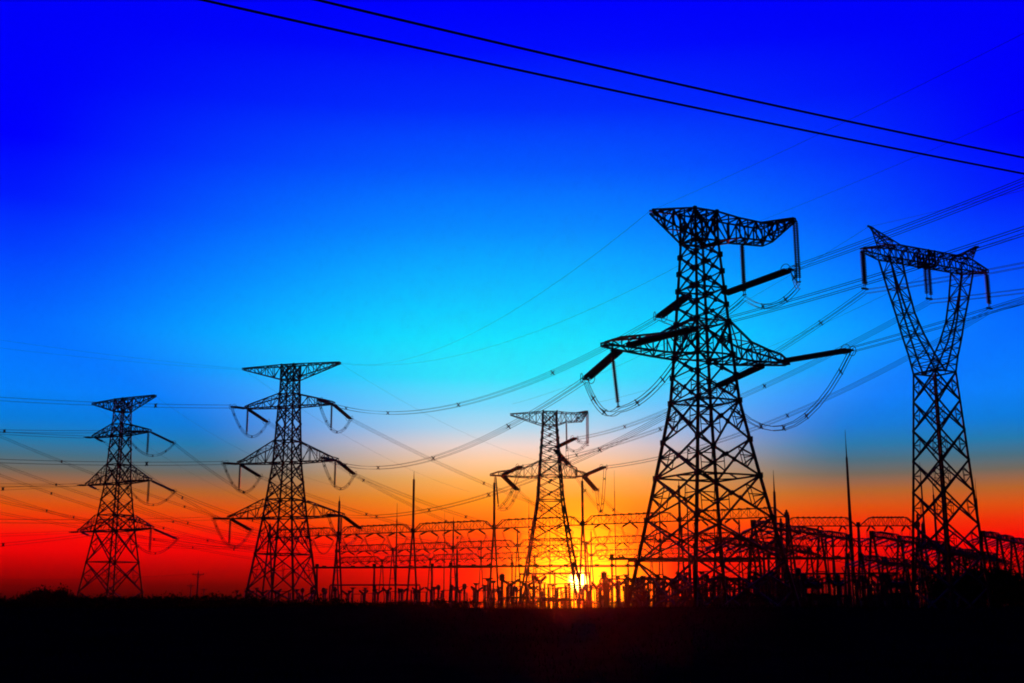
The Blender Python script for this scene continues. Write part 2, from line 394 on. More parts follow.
# --- double-circuit strain tower with three pairs of crossarms (the two on the left)
T_LEV = [(0, 5.75), (5.4, 5.06), (12.3, 4.18), (19.6, 3.25), (23.3, 2.87), (27, 2.5), (30.8, 2.12), (35.3, 1.94), (39, 1.79), (42.4, 1.65), (45.1, 1.52), (48.1, 1.45), (51.2, 1.42)]
T_ARMS = [(10.2, 42.4, 45.1), (11.4, 30.8, 35.3), (13.1, 19.6, 23.3)]
def three_arm_tower(base, yaw, label, nearR, nearL, farR, farL, bare=False):
    t = thing('strain_tower', base, yaw, label, 'power pylon', 'lattice pylons')
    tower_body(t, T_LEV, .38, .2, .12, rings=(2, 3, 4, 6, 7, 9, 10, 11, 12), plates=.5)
    E_ = {}
    for i, (L, zb, zt) in enumerate(T_ARMS):
        w = [b for a, b in T_LEV if abs(a - zb) < .01][0]
        for sg in (-1, 1):
            arm(t, 'crossarm', [(sg * w, w, zb, zt), (sg * (L - 1.6), .75, zb + .1, zb + 1.0), (sg * L, .45, zb + .12, zb + .55)], 5, .2, .11)
            for nf, d in (('n', nearR if sg > 0 else nearL), ('f', farR if sg > 0 else farL)):
                yy = -.5 if nf == 'n' else .5; p = V(sg * (L - .3), yy, zb + .1)
                if bare and sg < 0:
                    e = p + Vector(d).normalized() * 2.6; E_['L' + nf + str(i)] = e; insulator(t, p, e, 2, .55, .23); continue
                e = p + Vector(d).normalized() * (6.6 if abs(Vector(d).z) > .07 or sg > 0 else 4.6)
                insulator(t, p, e, 2, .55, .23, True); E_[('R' if sg > 0 else 'L') + nf + str(i)] = e
            if bare and sg < 0: continue
            s = ('R' if sg > 0 else 'L'); b = V(sg * (L - .5), 0, zb - 5.3)
            insulator(t, (sg * (L - .5), 0, zb + .05), b, 2, .3, .19)
            n_, f_ = E_[s + 'n' + str(i)], E_[s + 'f' + str(i)]; jumper(t, [(n_, f_, (n_.z + f_.z) / 2 - b.z + .25)], sp=.4, r=.034, spacers=(.12, .32, .66, .86))
    m = MB(); truss(m, quads_lin([(-11.3, .3, 50.9, 51.2), (-1.42, 1.42, 48.1, 51.2), (1.42, 1.42, 48.1, 51.2), (11.3, .3, 50.9, 51.2)], 14), .19, .12); m.build('top_beam', STEEL, t)
    for x in (-11.2, 11.2): E_['S' + ('R' if x > 0 else 'L')] = V(x, 0, 51.0)
    return t, {k: L2W(base, yaw, v) for k, v in E_.items()}
B_BASE, B_YAW = (-46.14, 254, 0), R(-18)
B, BE = three_arm_tower(B_BASE, B_YAW, 'second pylon from the left, larger, with three pairs of crossarms and flat top beam', (.05, -1, -.03), (-.16, -.98, -.05), (.15, .93, -.33), (.2, .93, -.3))
A_BASE, A_YAW = (-94.26, 297, 0), R(-33)
A, AE = three_arm_tower(A_BASE, A_YAW, 'leftmost pylon with three pairs of crossarms and a raised flat top beam', (-.05, -1, -.1), (.12, -1, -.06), (.25, .9, -.33), (.25, .9, -.33), True)

# --- cup-shaped suspension tower on the right
E_BASE, E_YAW = (50.58, 145.9, 0), R(28)
E_LEV = [(0, 3.1), (4.0, 2.9), (7.6, 2.72), (11.2, 2.55), (15.0, 2.36), (18.7, 2.18), (22.3, 2.02), (25.8, 1.86), (29.2, 1.7)]
Et = thing('suspension_tower', E_BASE, E_YAW, 'slender cup-shaped lattice pylon at the right with a forked neck', 'power pylon', 'lattice pylons')
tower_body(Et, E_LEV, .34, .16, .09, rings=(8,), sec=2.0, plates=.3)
for sg in (-1, 1):
    st = [(29.2, .05, 1.7, 1.7), (31.2, 1.25, 2.55, 1.4), (33.5, 2.45, 3.75, 1.08), (36, 3.5, 4.75, .88), (39, 4.3, 5.85, .86), (42.5, 5.0, 7.0, .86)]
    out = []
    for a, b in zip(st[:-1], st[1:]):
        for i in range(2): out.append([lerp(x, y, i / 2) for x, y in zip(a, b)])
    out.append(st[-1]); m = MB()
    truss(m, [(V(sg * xi, -h, z), V(sg * xo, -h, z), V(sg * xo, h, z), V(sg * xi, h, z)) for z, xi, xo, h in out], .17, .085); m.build('neck_arm', STEEL, Et)
    m = MB(); a = (V(sg * 5.0, -.86, 44.2), V(sg * 7.0, -.86, 44.0), V(sg * 7.0, .86, 44.0), V(sg * 5.0, .86, 44.2)); b = [V(sg * 8.75 + dx, dy, 46.1) for dx, dy in ((-.12, -.12), (.12, -.12), (.12, .12), (-.12, .12))]
    truss(m, [tuple(p.lerp(q, i / 4) for p, q in zip(a, b)) for i in range(5)], .12, .075)
    m.bar((sg * 8.6, 0, 46.1), (sg * 9.3, 0, 46.2), .16, .2); m.build('earth_wire_peak', STEEL, Et)
m = MB(); truss(m, quads_lin([(-10.5, .2, 42.95, 43.25), (-7.0, .86, 42.5, 44.0), (-5.0, .86, 42.5, 44.2), (5.0, .86, 42.5, 44.2), (7.0, .86, 42.5, 44.0), (10.5, .2, 42.95, 43.25)], 20), .15, .085)
m.box((0, 0, 43.4), (1.2, 1.75, 1.5)) if False else None
for y in (-.9, .9):
    m.bar((-.5, y, 42.4), (-.5, y, 44.3), .2); m.bar((.5, y, 42.4), (.5, y, 44.3), .2); m.bar((-.5, y, 42.6), (.5, y, 44.1), .14); m.bar((.5, y, 42.6), (-.5, y, 44.1), .14)
m.bar((-.6, -.9, 42.4), (-.6, .9, 42.4), .25); m.bar((.6, -.9, 42.4), (.6, .9, 42.4), .25); m.build('main_beam', STEEL, Et)
EE = {}
for k, x in (('l', -10.35), ('c', 0), ('r', 10.35)):
    dx, zt = (.5, 42.4) if k == 'c' else (.3, 43.0)
    for s in (-1, 1):
        insulator(Et, (x + s * dx, s * .15, zt), (x + s * dx * (.75 if k != 'c' else .9), s * .1, 38.45), 1, 0, .25)
    m = MB(); m.bar((x - .5, 0, 38.35), (x + .5, 0, 38.35), .16, .22); m.build('suspension_clamp', STEEL, Et)
    EE[k] = L2W(E_BASE, E_YAW, (x, 0, 38.0))
EPK = {s: L2W(E_BASE, E_YAW, (s * 9.2, 0, 46.1)) for s in (-1, 1)}

# ------------------------------------------------------------------ overhead lines
cp, sp_ = math.cos(PITCH), math.sin(PITCH)
def zrow(v, Y): b = (341.5 - v) / 1240; return EYE + Y * (b * cp + sp_) / (cp - b * sp_)
def leave(p, ux, v_edge, length, sag, u_edge):
    """far end of a span that starts at p, runs along ux and crosses the frame edge at row v_edge"""
    d = Vector((ux[0], ux[1], 0)).normalized(); k = (u_edge - 512) / 1240
    # approximate X/depth with X = k*(cp*Y + sp*(z-eye))
    s = 30.0
    for _ in range(30):
        q = p + d * s; z = zrow(v_edge, q.y); dep = cp * q.y + sp_ * (z - EYE); err = q.x - k * dep
        s -= err / (d.x - k * cp * d.y)
    q = p + d * s; z = zrow(v_edge, q.y); f = s / length
    dz = (z - p.z + 4 * sag * f * (1 - f)) / f
    return V(p.x + d.x * length, p.y + d.y * length, p.z + dz)
TALL, SUNP, SEC, LEFTP, CUP = 'tallest pylon', 'pylon above the sun', 'second pylon from left', 'leftmost pylon', 'cup-shaped pylon'
# tallest pylon to the second pylon from the left
span(DE['bf'], BE['Rn0'], 6.0, 'four cable bundle sagging from tallest pylon body to second pylon top right arm', spacers=(.2, .44, .68, .86))
span(DE['lf'], BE['Rn1'], 5.0, 'four cable bundle sagging from tallest pylon left arm to second pylon middle arm', spacers=(.18, .42, .66, .84))
span(DE['rf'], BE['Rn2'], 5.0, 'four cable bundle passing behind the sun pylon top to lowest arm of second pylon', spacers=(.2, .45, .62, .8))
d_near = L2W((0, 0), D_YAW, (0, -1, 0))
for k, v, lab in (('bn', 182, 'four cable bundle rising from tallest pylon body to upper right frame edge'), ('rn', 300, 'four cable bundle rising from tallest pylon right arm behind the cup-shaped pylon'), ('ln', 231, 'four cable bundle with cross spacer crossing the cup-shaped pylon beam')):
    span(DE[k], leave(DE[k], d_near, v, 150, 4, 1024), 4, lab, spacers=(.262,) if k == 'ln' else (.34,))
# cup-shaped pylon to the pylon above the sun, and on to the right
span(EE['l'], CE['bn'], 3.0, 'cable bundle from left insulator of cup-shaped pylon down to sun pylon body', spacers=(.1, .5, .75), n=4)
span(EE['c'], CE['ln'], 3.0, 'cable bundle from middle insulators of cup-shaped pylon down to sun pylon left arm', spacers=(.3, .55, .8), n=4)
span(EE['r'], CE['rn'], 3.5, 'cable bundle from right insulator of cup-shaped pylon down to sun pylon right arm', spacers=(.42, .7), n=4)
e_near = L2W((0, 0), E_YAW, (0, -1, 0))
for k, v, lab in (('l', 265, 'cable bundle from left insulator of cup-shaped pylon to right frame edge'), ('c', 291, 'cable bundle from middle insulators of cup-shaped pylon to right frame edge'), ('r', 302, 'cable bundle from right insulator of cup-shaped pylon to right frame edge')):
    span(EE[k], leave(EE[k], e_near, v, 150, 5, 1024), 5, lab)
# the two left pylons: spans that leave the picture on the left
b_left = L2W((0, 0), B_YAW, (-.36, -.93, 0)); a_near = L2W((0, 0), A_YAW, (0, -1, 0))
for i, (v, w) in enumerate(((399, 'top'), (461, 'middle'), (521, 'lowest'))):
    span(BE['Ln%d' % i], leave(BE['Ln%d' % i], b_left, v, 260, 9, 0), 9, 'cable bundle from %s left arm of second pylon to left frame edge' % w, n=4, sp=.62, r=.026, spacers=(.07, .3), sw=.16)
for i, (v, w) in enumerate(((433, 'top'), (485, 'middle'), (535, 'lowest'))):
    span(AE['Ln%d' % i], leave(AE['Ln%d' % i], a_near, v, 260, 10, 0), 10, 'cable bundle from %s left arm of leftmost pylon to left frame edge' % w, n=4, sp=.55, r=.026, spacers=(.09,), sw=.16)
    span(AE['Rn%d' % i], leave(AE['Rn%d' % i], a_near, v - 2 + 6 * i, 260, 10, 0), 10, 'cable bundle from %s right arm of leftmost pylon passing behind it leftwards' % w, n=4, sp=.55, r=.026, spacers=(.12,), sw=.16)

# ------------------------------------------------------------------ substation portals
G_YAW = R(-33); G_DIR = V(math.cos(G_YAW), math.sin(G_YAW), 0); G_N = V(-math.sin(G_YAW), math.cos(G_YAW), 0)
LPTS = {}
def portal(key, p0, yaw, slist, h, peaks, label, jump=True, r=.2, bw=.15, strings=True, splay=2.4, bh=1.9, tube=False, mr=1.0):
    base = V(p0[0], p0[1], 0); t = thing('substation_portal', base, yaw, label, 'substation portal', 'substation portals'); pts = []
    for s, pk in zip(slist, peaks):
        m = MB(); top = V(s, 0, h + .6)
        for sg in (-1, 1):
            m.rod((s, sg * splay, -.2), (s, sg * .16, h + .5), r, r * .9, 8)
        for f in (.18, .55, .8): y = splay * (1 - f) + .1 * f; m.bar((s, -y, h * f), (s, y, h * f), .16)
        m.box((s, 0, h + .3), (.75, .75, 1.1))
        if pk > h:
            mid = lerp(h, pk, .86); m.rod((s, 0, h), (s, 0, mid), r * 1.25 * mr, r * 1.1 * mr, 8); m.rod((s, 0, mid), (s, 0, pk), r * .5, r * .14, 6)
        m.build('column', STEEL, t)
    for b, (s0, s1) in enumerate(zip(slist[:-1], slist[1:])):
        m = MB(); e = 2.6; L = s1 - s0
        if tube:
            m.rod((s0 - .6, 0, h), (s1 + .6, 0, h), .24, .24, 8)
            for i in range(4): x = lerp(s0, s1, (i + .5) / 4); m.bar((x - .5, 0, h + .28), (x + .5, 0, h + .28), .3)
            m.build('beam', STEEL, t); continue
        truss(m, quads_lin([(s0 + .4, .35, h - .05, h + .1), (s0 + e, .65, h, h + bh), (s1 - e, .65, h, h + bh), (s1 - .4, .35, h - .05, h + .1)], 12), bw, bw * .45)
        for i in range(1, 10 if bh > 1 else 1):
            x = lerp(s0 + e, s1 - e, i / 10); m.box((x, 0, h + bh + .05), (.34, 1.5, .34))
        m.build('beam', STEEL, t)
        if not strings: continue
        for k in range(3):
            x = lerp(s0, s1, (k + .7) / 3.4); e = {}
            for nf, sg in (('n', -1), ('f', 1)):
                a = V(x, sg * .65, h); q = a + V(0, sg * 3.3, -1.1); insulator(t, a, q, 1, 0, .22); e[nf] = q
            LPTS[(key, b, k)] = {nf: L2W(base, yaw, v) for nf, v in e.items()}
            if jump: jumper(t, [(e['n'], e['f'], 3.6)], n=2, sp=.3, r=.05)
    return t
row1_s = [-77, -53, -29, -5, 19, 43, 67]
portal('r1', (0, 292), G_YAW, row1_s, 20.0, [24, 30, 35, 32.5, 31.5, 28.8, 21.5], 'nearest long row of steel portals with trussed beams and tall masts', r=.25)
portal('r2', (0, 382), G_YAW, [-70, -46, -22, 2, 26, 50, 74, 98], 20.0, [24, 0, 30, 26, 0, 30, 26, 0], 'second row of steel portals behind the nearest portal row', bw=.17)
portal('r3', (0, 470), G_YAW, [-86, -62, -38, -14, 10, 34, 58, 82, 106], 20.0, [26, 0, 0, 28, 0, 30, 0, 30, 0], 'farthest row of steel portals fading into the red haze', bw=.19, jump=False)
portal('r4', (61.5, 286), R(-2), [0, 17.5, 31], 20.0, [22, 0, 23], 'short portal row between the tallest and cup-shaped pylons', r=.25)
portal('r5', (62, 330), R(-4), [-14, 4, 22, 40], 17.5, [0, 0, 22, 0], 'lower portal row behind the short portal row at right', r=.25)
X_YAW = R(57)
portal('x1', (82, 218), X_YAW, [0, 12, 24, 36, 48, 60], 14.0, [0, 0, 0, 0, 0, 0], 'low portal row running away at the far right edge', bw=.14, r=.25, bh=.85, splay=1.7)
portal('x2', (44, 212), X_YAW, [-8, 8, 24, 40], 15.0, [0, 18, 0, 0], 'portal row receding just right of the tallest pylon', bw=.14, r=.25, bh=.85, splay=1.7)
portal('x3', (63, 215), X_YAW, [-4, 12, 28, 44], 13.6, [0, 0, 18, 0], 'portal row receding left of the cup-shaped pylon', bw=.14, r=.25, bh=.85, splay=1.7)
portal('x4', (72, 214), X_YAW, [-10, 4, 18, 32, 46], 11.5, [0, 0, 0, 0, 0], 'low portal row receding behind the cup-shaped pylon legs', bw=.14, r=.25, bh=.85, splay=1.7)
portal('x5', (58, 200), X_YAW, [-8, 4, 16, 28], 9.0, [0, 0, 0, 0], 'lowest portal row receding beside the dark transformers', bw=.14, r=.2, bh=.7, splay=1.4)
portal('x6', (36, 205), X_YAW, [-6, 8, 22, 36], 12.0, [0, 0, 16, 0], 'portal row receding behind the tallest pylon legs', bw=.14, r=.22, bh=.85, splay=1.5)
portal('x7', (84, 232), X_YAW, [-12, 0, 12, 24], 11.0, [0, 0, 0, 0], 'short low portal row beside the right trees', bw=.14, r=.22, bh=.85, splay=1.5)
# lower bus portals
portal('low1', (-20, 300), R(-6), [-27, -13, 1, 15], 11.2, [0, 0, 0, 0], 'low portal row below the nearest beams, left of the sun', bw=.2, r=.17, strings=False, splay=1.3, tube=True)
portal('low2', (12, 286), R(-3), [-26, -12, 2, 16], 11.0, [0, 14, 0, 0], 'low portal row crossing in front of the sun', bw=.18, r=.17, strings=False, splay=1.3, tube=True)
portal('low3', (40, 226), R(-4), [-22, -8, 6, 20], 10.4, [0, 0, 0, 0], 'low portal row behind the legs of the tallest pylon', bw=.22, r=.2, strings=False, splay=1.3, tube=True)
# flexible bus between the rows
for key0, key1 in (('r1', 'r2'), ('r2', 'r3')):
    for b in range(1, 7):
        for k in range(3):
            if (key0, b, k) in LPTS and (key1, b, k) in LPTS:
                span(LPTS[(key0, b, k)]['f'], LPTS[(key1, b, k)]['n'], 2.4, 'twin cables strung between %s' % ('nearest and second portal rows' if key0 == 'r1' else 'second and farthest portal rows'), n=2, sp=.4, r=.03, group='cables between portal rows', seg=14)
# from the towers down to the portals
def mid(k): return LPTS[k]['n']
WHICH = ('top', 'middle', 'lowest')
for i in range(3):
    span(BE['Rf%d' % i], mid(('r2', 5 if i < 1 else 4, i)), 3.0, 'cable bundle descending from %s right arm of second pylon to portals' % WHICH[i], n=4, sp=.5, r=.024, spacers=(.35, .7), sw=.14)
    span(BE['Lf%d' % i], mid(('r2', 3 if i < 2 else 2, i)), 3.0, 'cable bundle descending from %s left arm of second pylon to portals' % WHICH[i], n=4, sp=.5, r=.024, spacers=(.3, .62), sw=.14)
    span(AE['Rf%d' % i], mid(('r1', 1, i)), 2.5, 'cable bundle descending from %s right arm of leftmost pylon to portals' % WHICH[i], n=4, sp=.5, r=.024, spacers=(.4, .75), sw=.14)
    span(AE['Lf%d' % i], mid(('r1', 0, i)), 2.5, 'cable bundle descending from %s left arm of leftmost pylon to portals' % WHICH[i], n=4, sp=.5, r=.024, spacers=(.45,), sw=.14)
for i, k in enumerate(('l', 'b', 'r')):
    span(CE[k + 'f'], mid(('r1', 4, i)), 2.0, 'short cable bundle dropping from sun pylon %s to nearest portals' % {'l': 'left arm', 'b': 'body', 'r': 'right arm'}[k], n=4, sp=.5, r=.024, spacers=(.3, .6), sw=.13)
# lines that enter from beyond the left edge and run to the portals
def at(u, v, Y):
    z = zrow(v, Y); return V((u - 512) / 1240 * (cp * Y + sp_ * (z - EYE)), Y, z)
for i, (v0, v1, u1, lab) in enumerate(((432, 546, 318, 'steep cable bundle entering from left edge above the middle arms of leftmost pylon'), (463, 552, 300, 'steep cable bundle entering from left edge near middle arms of leftmost pylon'), (474, 556, 285, 'steep cable bundle entering from left edge below middle arms of leftmost pylon'),
                                       (497, 561, 270, 'shallow cable bundle entering from left edge above lowest arms of leftmost pylon'), (509, 556, 352, 'shallow cable bundle entering from left edge just above lowest arm tips of leftmost pylon'), (523, 562, 392, 'nearly level cable bundle entering from left edge along lowest arms of leftmost pylon'))):
    span(at(-60, v0 - 22, 318), at(u1, v1, 400), 2.6, lab, n=4, sp=.5, r=.026, spacers=(.28, .6), sw=.16)
# earth wires
wire(L2W(D_BASE, D_YAW, (-5.9, 0, 41.9)), BE['SR'], 5.5, 'upper thin earth wire from tallest pylon top left tip to second pylon top')
wire(L2W(D_BASE, D_YAW, (7.0, 0, 42.2)), BE['SR'] + V(.2, -.6, 0), 5.5, 'lower thin earth wire passing behind tallest pylon neck to second pylon top')
for p, v, u, lab in ((L2W(D_BASE, D_YAW, (-5.2, 0, 42.2)), 100, 890, 'thin earth wire rising from tallest pylon top left tip towards upper right'), (L2W(D_BASE, D_YAW, (7.0, 0, 42.2)), 131, 975, 'thin earth wire rising from tallest pylon top beam right end')):
    wire(p, leave(p, d_near, v, 150, 3, u), 3, lab, r=.011)
for sgn, v, lab in ((-1, 340, 'upper'), (1, 348, 'lower')):
    p = BE['SL'] + V(0, sgn * .6, 0); wire(p, leave(p, b_left, v, 260, 8, 0), 8, '%s thin earth wire from second pylon top left tip to left frame edge' % lab)
wire(BE['SR'], at(560, 466, 392), 3, 'thin earth wire descending from second pylon top right tip towards sun pylon')
wire(BE['SL'], at(470, 492, 392), 3, 'thin earth wire descending from second pylon top left tip to portal mast')
wire(AE['SR'], at(345, 488, 320), 3, 'thin earth wire descending from leftmost pylon top right tip')
wire(AE['SL'], at(272, 508, 334), 3, 'thin earth wire descending from leftmost pylon top left tip')
wire(EPK[-1], L2W(C_BASE, C_YAW, (-7.5, 0, 42)), 2.5, 'thin earth wire from cup-shaped pylon left peak to sun pylon')
wire(EPK[1], L2W(C_BASE, C_YAW, (8, 0, 42.1)), 2.5, 'thin earth wire from cup-shaped pylon right peak to sun pylon')
for s, v in ((-1, 190), (1, 236)): wire(EPK[s], leave(EPK[s], e_near, v, 150, 3, 1024), 3, 'thin earth wire from cup-shaped pylon %s peak to right frame edge' % ('left' if s < 0 else 'right'))
# the two thick cables of a low line passing close overhead
def atH(u, v, z): k = 1; a, b = (u - 512) / 1240, (341.5 - v) / 1240; d = V(a, cp - b * sp_, sp_ + b * cp); return V(0, 0, EYE) + d * ((z - EYE) / d.z)
for (u0, v0), (u1, v1), lab in (((195, 0), (1024, 175), 'lower of two thick black cables slanting across the top sky'), ((310, 0), (1024, 159), 'upper of two thick black cables slanting across the top sky')):
    p, q = atH(u0, v0, 8.3), atH(u1, v1, 8.3); d = q - p
    wire(p - d * .8 + V(0, 0, .32), q + d * .8 + V(0, 0, .32), .35 * 1.0, lab, r=.0155, cat='cable', group='thick cables overhead', name='overhead_cable', seg=60)

# ------------------------------------------------------------------ lightning masts
def mast(u, v_top, Y, label, r=.26, lattice=False):
    X = (u - 512) / 1240 * Y * 1.0; H = zrow(v_top, Y); X = (u - 512) / 1240 * (cp * Y + sp_ * (12 - EYE))
    t = thing('lightning_mast', (X, Y, 0), 0, label, 'lightning mast', 'lightning masts')
    m = MB(); m.rod((0, 0, -.2), (0, 0, H * .55), r, r * .75, 10); m.rod((0, 0, H * .55), (0, 0, H * .85), r * .7, r * .5, 8); m.build('pole', STEEL, t)
    m = MB(); m.rod((0, 0, H * .85), (0, 0, H), r * .3, .03, 6); m.build('spike', STEEL, t)
    m = MB(); m.box((0, 0, .15), (1.1, 1.1, .5)); m.build('footing', CONC, t)
for u, v, Y, lab, r in ((848, 430, 236, 'tallest thin lightning mast between the tallest and cup-shaped pylons', .42), (773, 470, 246, 'lightning mast close beside the right leg of the tallest pylon', .5), (392, 503, 330, 'faint lightning mast left of the tall portal mast', .3), (525, 497, 420, 'faint thin lightning mast left of the sun pylon', .24),
                        (922, 462, 240, 'lightning mast seen through the lower body of cup-shaped pylon, left one', .3), (934, 474, 270, 'lightning mast behind the middle legs of cup-shaped pylon', .4), (977, 478, 250, 'lightning mast along the right leg of cup-shaped pylon', .26), (612, 470, 440, 'faint thin lightning mast right of the sun pylon', .22), (546, 520, 430, 'faint short lightning mast behind the sun pylon legs', .22), (453, 538, 300, 'short thick mast standing between the two tall portal masts left of the sun', .4), (440, 512, 460, 'faint thin lightning mast between the two tall portal masts left of the sun', .22), (685, 488, 300, 'lightning mast seen through the tallest pylon legs', .3)):
    mast(u + 4, v, Y, lab, r)

# ------------------------------------------------------------------ switchgear
def post_prof(h0, h1, r): 
    p = [(h0, r * .6)]; n = int((h1 - h0) / .22)
    for i in range(n):
        z = lerp(h0, h1, i / n); p += [(z, r * .62), (z + .05, r), (z + .1, r * .95), (z + .12, r * .62)]
    return p + [(h1, r * .6)]
def make_post():
    t = thing('post_insulator', (0, 0, 0), 0, '', 'post insulator'); m = MB(); m.rod((0, 0, -.2), (0, 0, 3.0), .2, .2, 8); m.box((0, 0, 3.05), (.7, .7, .12)); m.build('stand', STEEL, t)
    m = MB(); m.lathe((0, 0, 0), (0, 0, 1), post_prof(3.1, 5.6, .22), 8); m.build('porcelain_column', PORC, t)
    m = MB(); m.box((0, 0, 5.75), (.5, .5, .3)); m.bar((-.9, 0, 5.95), (.9, 0, 5.95), .14); m.build('clamp', STEEL, t); return t
def make_breaker():
    t = thing('circuit_breaker', (0, 0, 0), 0, '', 'circuit breaker'); m = MB()
    for sx_ in (-.35, .35):
        for sy in (-.3, .3): m.bar((sx_, sy, -.2), (sx_, sy, 2.4), .12)
    m.box((0, 0, 2.45), (1.0, .9, .2)); m.build('stand', STEEL, t)
    m = MB(); m.box((0, -.5, 1.4), (.9, .5, 1.2)); m.build('cabinet', STEEL, t)
    m = MB(); m.lathe((0, 0, 0), (0, 0, 1), post_prof(2.55, 4.9, .3), 8); m.build('porcelain_column', PORC, t)
    m = MB(); m.box((0, 0, 5.05), (.55, .55, .4))
    for s in (-1, 1): m.lathe((0, 0, 5.15), (s * .9, 0, .45), [(a - 0, b) for a, b in post_prof(.2, 1.9, .26)], 8)
    m.build('interrupter', PORC, t); return t
def make_ct():
    t = thing('current_transformer', (0, 0, 0), 0, '', 'current transformer'); m = MB(); m.rod((0, 0, -.2), (0, 0, 2.6), .28, .28, 8); m.box((0, 0, 2.8), (.8, .8, .5)); m.build('stand', STEEL, t)
    m = MB(); m.lathe((0, 0, 0), (0, 0, 1), post_prof(3.05, 5.3, .3), 8); m.build('porcelain_column', PORC, t)
    m = MB(); m.lathe((0, 0, 5.3), (0, 0, 1), [(0, .25), (.1, .42), (.9, .42), (1.1, .15)], 10); m.bar((-.9, 0, 5.75), (.9, 0, 5.75), .1); m.build('head', STEEL, t); return t
def make_disc():
    t = thing('disconnector', (0, 0, 0), 0, '', 'disconnector'); m = MB()
    for x in (-1.6, 1.6): m.rod((x, 0, -.2), (x, 0, 2.9), .2, .2, 8)
    m.bar((-2, 0, 2.95), (2, 0, 2.95), .24, .3); m.build('stand', STEEL, t)
    for x in (-1.6, 1.6):
        m = MB(); m.lathe((x, 0, 0), (0, 0, 1), post_prof(3.1, 5.2, .22), 8); m.build('porcelain_column', PORC, t)
    m = MB(); m.bar((-1.9, 0, 5.3), (1.9, 0, 5.3), .14); m.build('blade', STEEL, t); return t
PROTO = [(make_post(), 'post insulator with steel stand and ribbed brown column among the switchgear', 'post insulators in the switchyard'),
         (make_breaker(), 'circuit breaker with forked top on a legged stand among the switchgear', 'circuit breakers in the switchyard'),
         (make_ct(), 'current transformer with rounded head on a post among the switchgear', 'current transformers in the switchyard'),
         (make_disc(), 'disconnector with two columns and a flat bar among the switchgear', 'disconnectors in the switchyard')]
used = [False] * 4
KID = {}
for i, (p, l, gname) in enumerate(PROTO): KID[i] = [(c, children(c)) for c in children(p)]
def place(i, x, y, yaw, sc=1.0):
    p, l, gname = PROTO[i]
    if not used[i]: r = p; used[i] = True
    else:
        r = p.copy(); COL.objects.link(r)
        for c, gs in KID[i]:
            d = c.copy(); COL.objects.link(d); d.parent = r
    r.location = (x, y, 0); r.rotation_euler = (0, 0, yaw); r.scale = (sc, sc, sc); r['label'] = l; r['group'] = gname
# equipment stands in lines parallel to the portals, three phases at a time
def line(offset, s0, s1, step, kinds, sc=1.0, jit=.25):
    s = s0; n = 0
    while s < s1:
        p = V(0, 292, 0) + G_N * offset + G_DIR * s
        u = 512 + 1240 * p.x / p.y
        if sc > 1.12 and 540 < u < 602: s += step; n += 1; continue
        if -5 < u < 1030 and p.y > 120: place(kinds[n % len(kinds)], p.x + rnd.uniform(-jit, jit), p.y + rnd.uniform(-jit, jit), G_YAW + (0 if rnd.random() < .6 else R(90)), sc * rnd.uniform(.93, 1.08))
        s += step; n += 1
        if n % 3 == 0: s += step * .55
line(-26, -62, 96, 3.4, [0, 0, 0, 3, 3, 3, 2, 2, 2])
line(-14, -70, 96, 4.6, [1, 1, 1, 0, 0, 0])
line(10, -74, 92, 4.2, [2, 2, 2, 3, 3, 3], 1.05)
line(26, -76, 96, 5.2, [0, 0, 0, 1, 1, 1], 1.1)
line(-42, 20, 98, 3.6, [3, 3, 3, 0, 0, 0, 1, 1, 1])
line(60, -80, 98, 6.0, [2, 0, 1], 1.2)
line(-34, 22, 96, 4.0, [1, 1, 1, 2, 2, 2], 1.15)
line(-52, 26, 90, 3.8, [0, 0, 0, 3, 3, 3, 2], 1.1)
line(-20, 30, 96, 3.2, [2, 2, 2, 0, 0, 0], 1.2)
line(-5, 20, 96, 3.6, [1, 0, 2, 0], 1.25)
line(-45, 34, 94, 3.0, [2, 0, 3, 0, 1], 1.2)
line(-30, 44, 96, 2.6, [0, 3, 2, 0, 1], 1.1)
line(-60, 34, 92, 3.0, [0, 2, 3, 1], 1.15)
line(36, 20, 96, 3.2, [0, 2, 1, 0], 1.35)
line(16, 46, 94, 3.2, [0, 0, 3, 1], 1.3)
# tubular busbars on the insulators
def busbar(p, q, label, r=.17):
    p, q = Vector(p), Vector(q); t = thing('busbar', p, 0, label, 'busbar', 'tubular busbars'); m = MB(); m.rod(V(0, 0, 0), q - p, r, r, 8); m.build('tube', STEEL, t)
    n = max(2, int((q - p).length / 9))
    for i in range(n + 1):
        a = (q - p) * (i / n); m = MB(); m.rod(V(a.x, a.y, -p.z), V(a.x, a.y, -2.2), .2, .18, 8); m.lathe((a.x, a.y, 0), (0, 0, 1), post_prof(-2.2, -.15, .24), 8); m.build('support', STEEL, t)
busbar(at(600, 579, 236), at(790, 579, 232), 'horizontal busbar tube low behind the tallest pylon legs')
busbar(at(520, 574, 268), at(590, 573, 264), 'horizontal busbar tube just left of the sun', .2)
busbar(at(628, 561, 246), at(760, 561, 240), 'upper horizontal busbar tube behind the tallest pylon legs', .22)
busbar(at(790, 574, 230), at(900, 573, 225), 'horizontal busbar tube left of the cup-shaped pylon')
busbar(at(330, 585, 280), at(420, 585, 285), 'horizontal busbar tube low between the left portal columns')

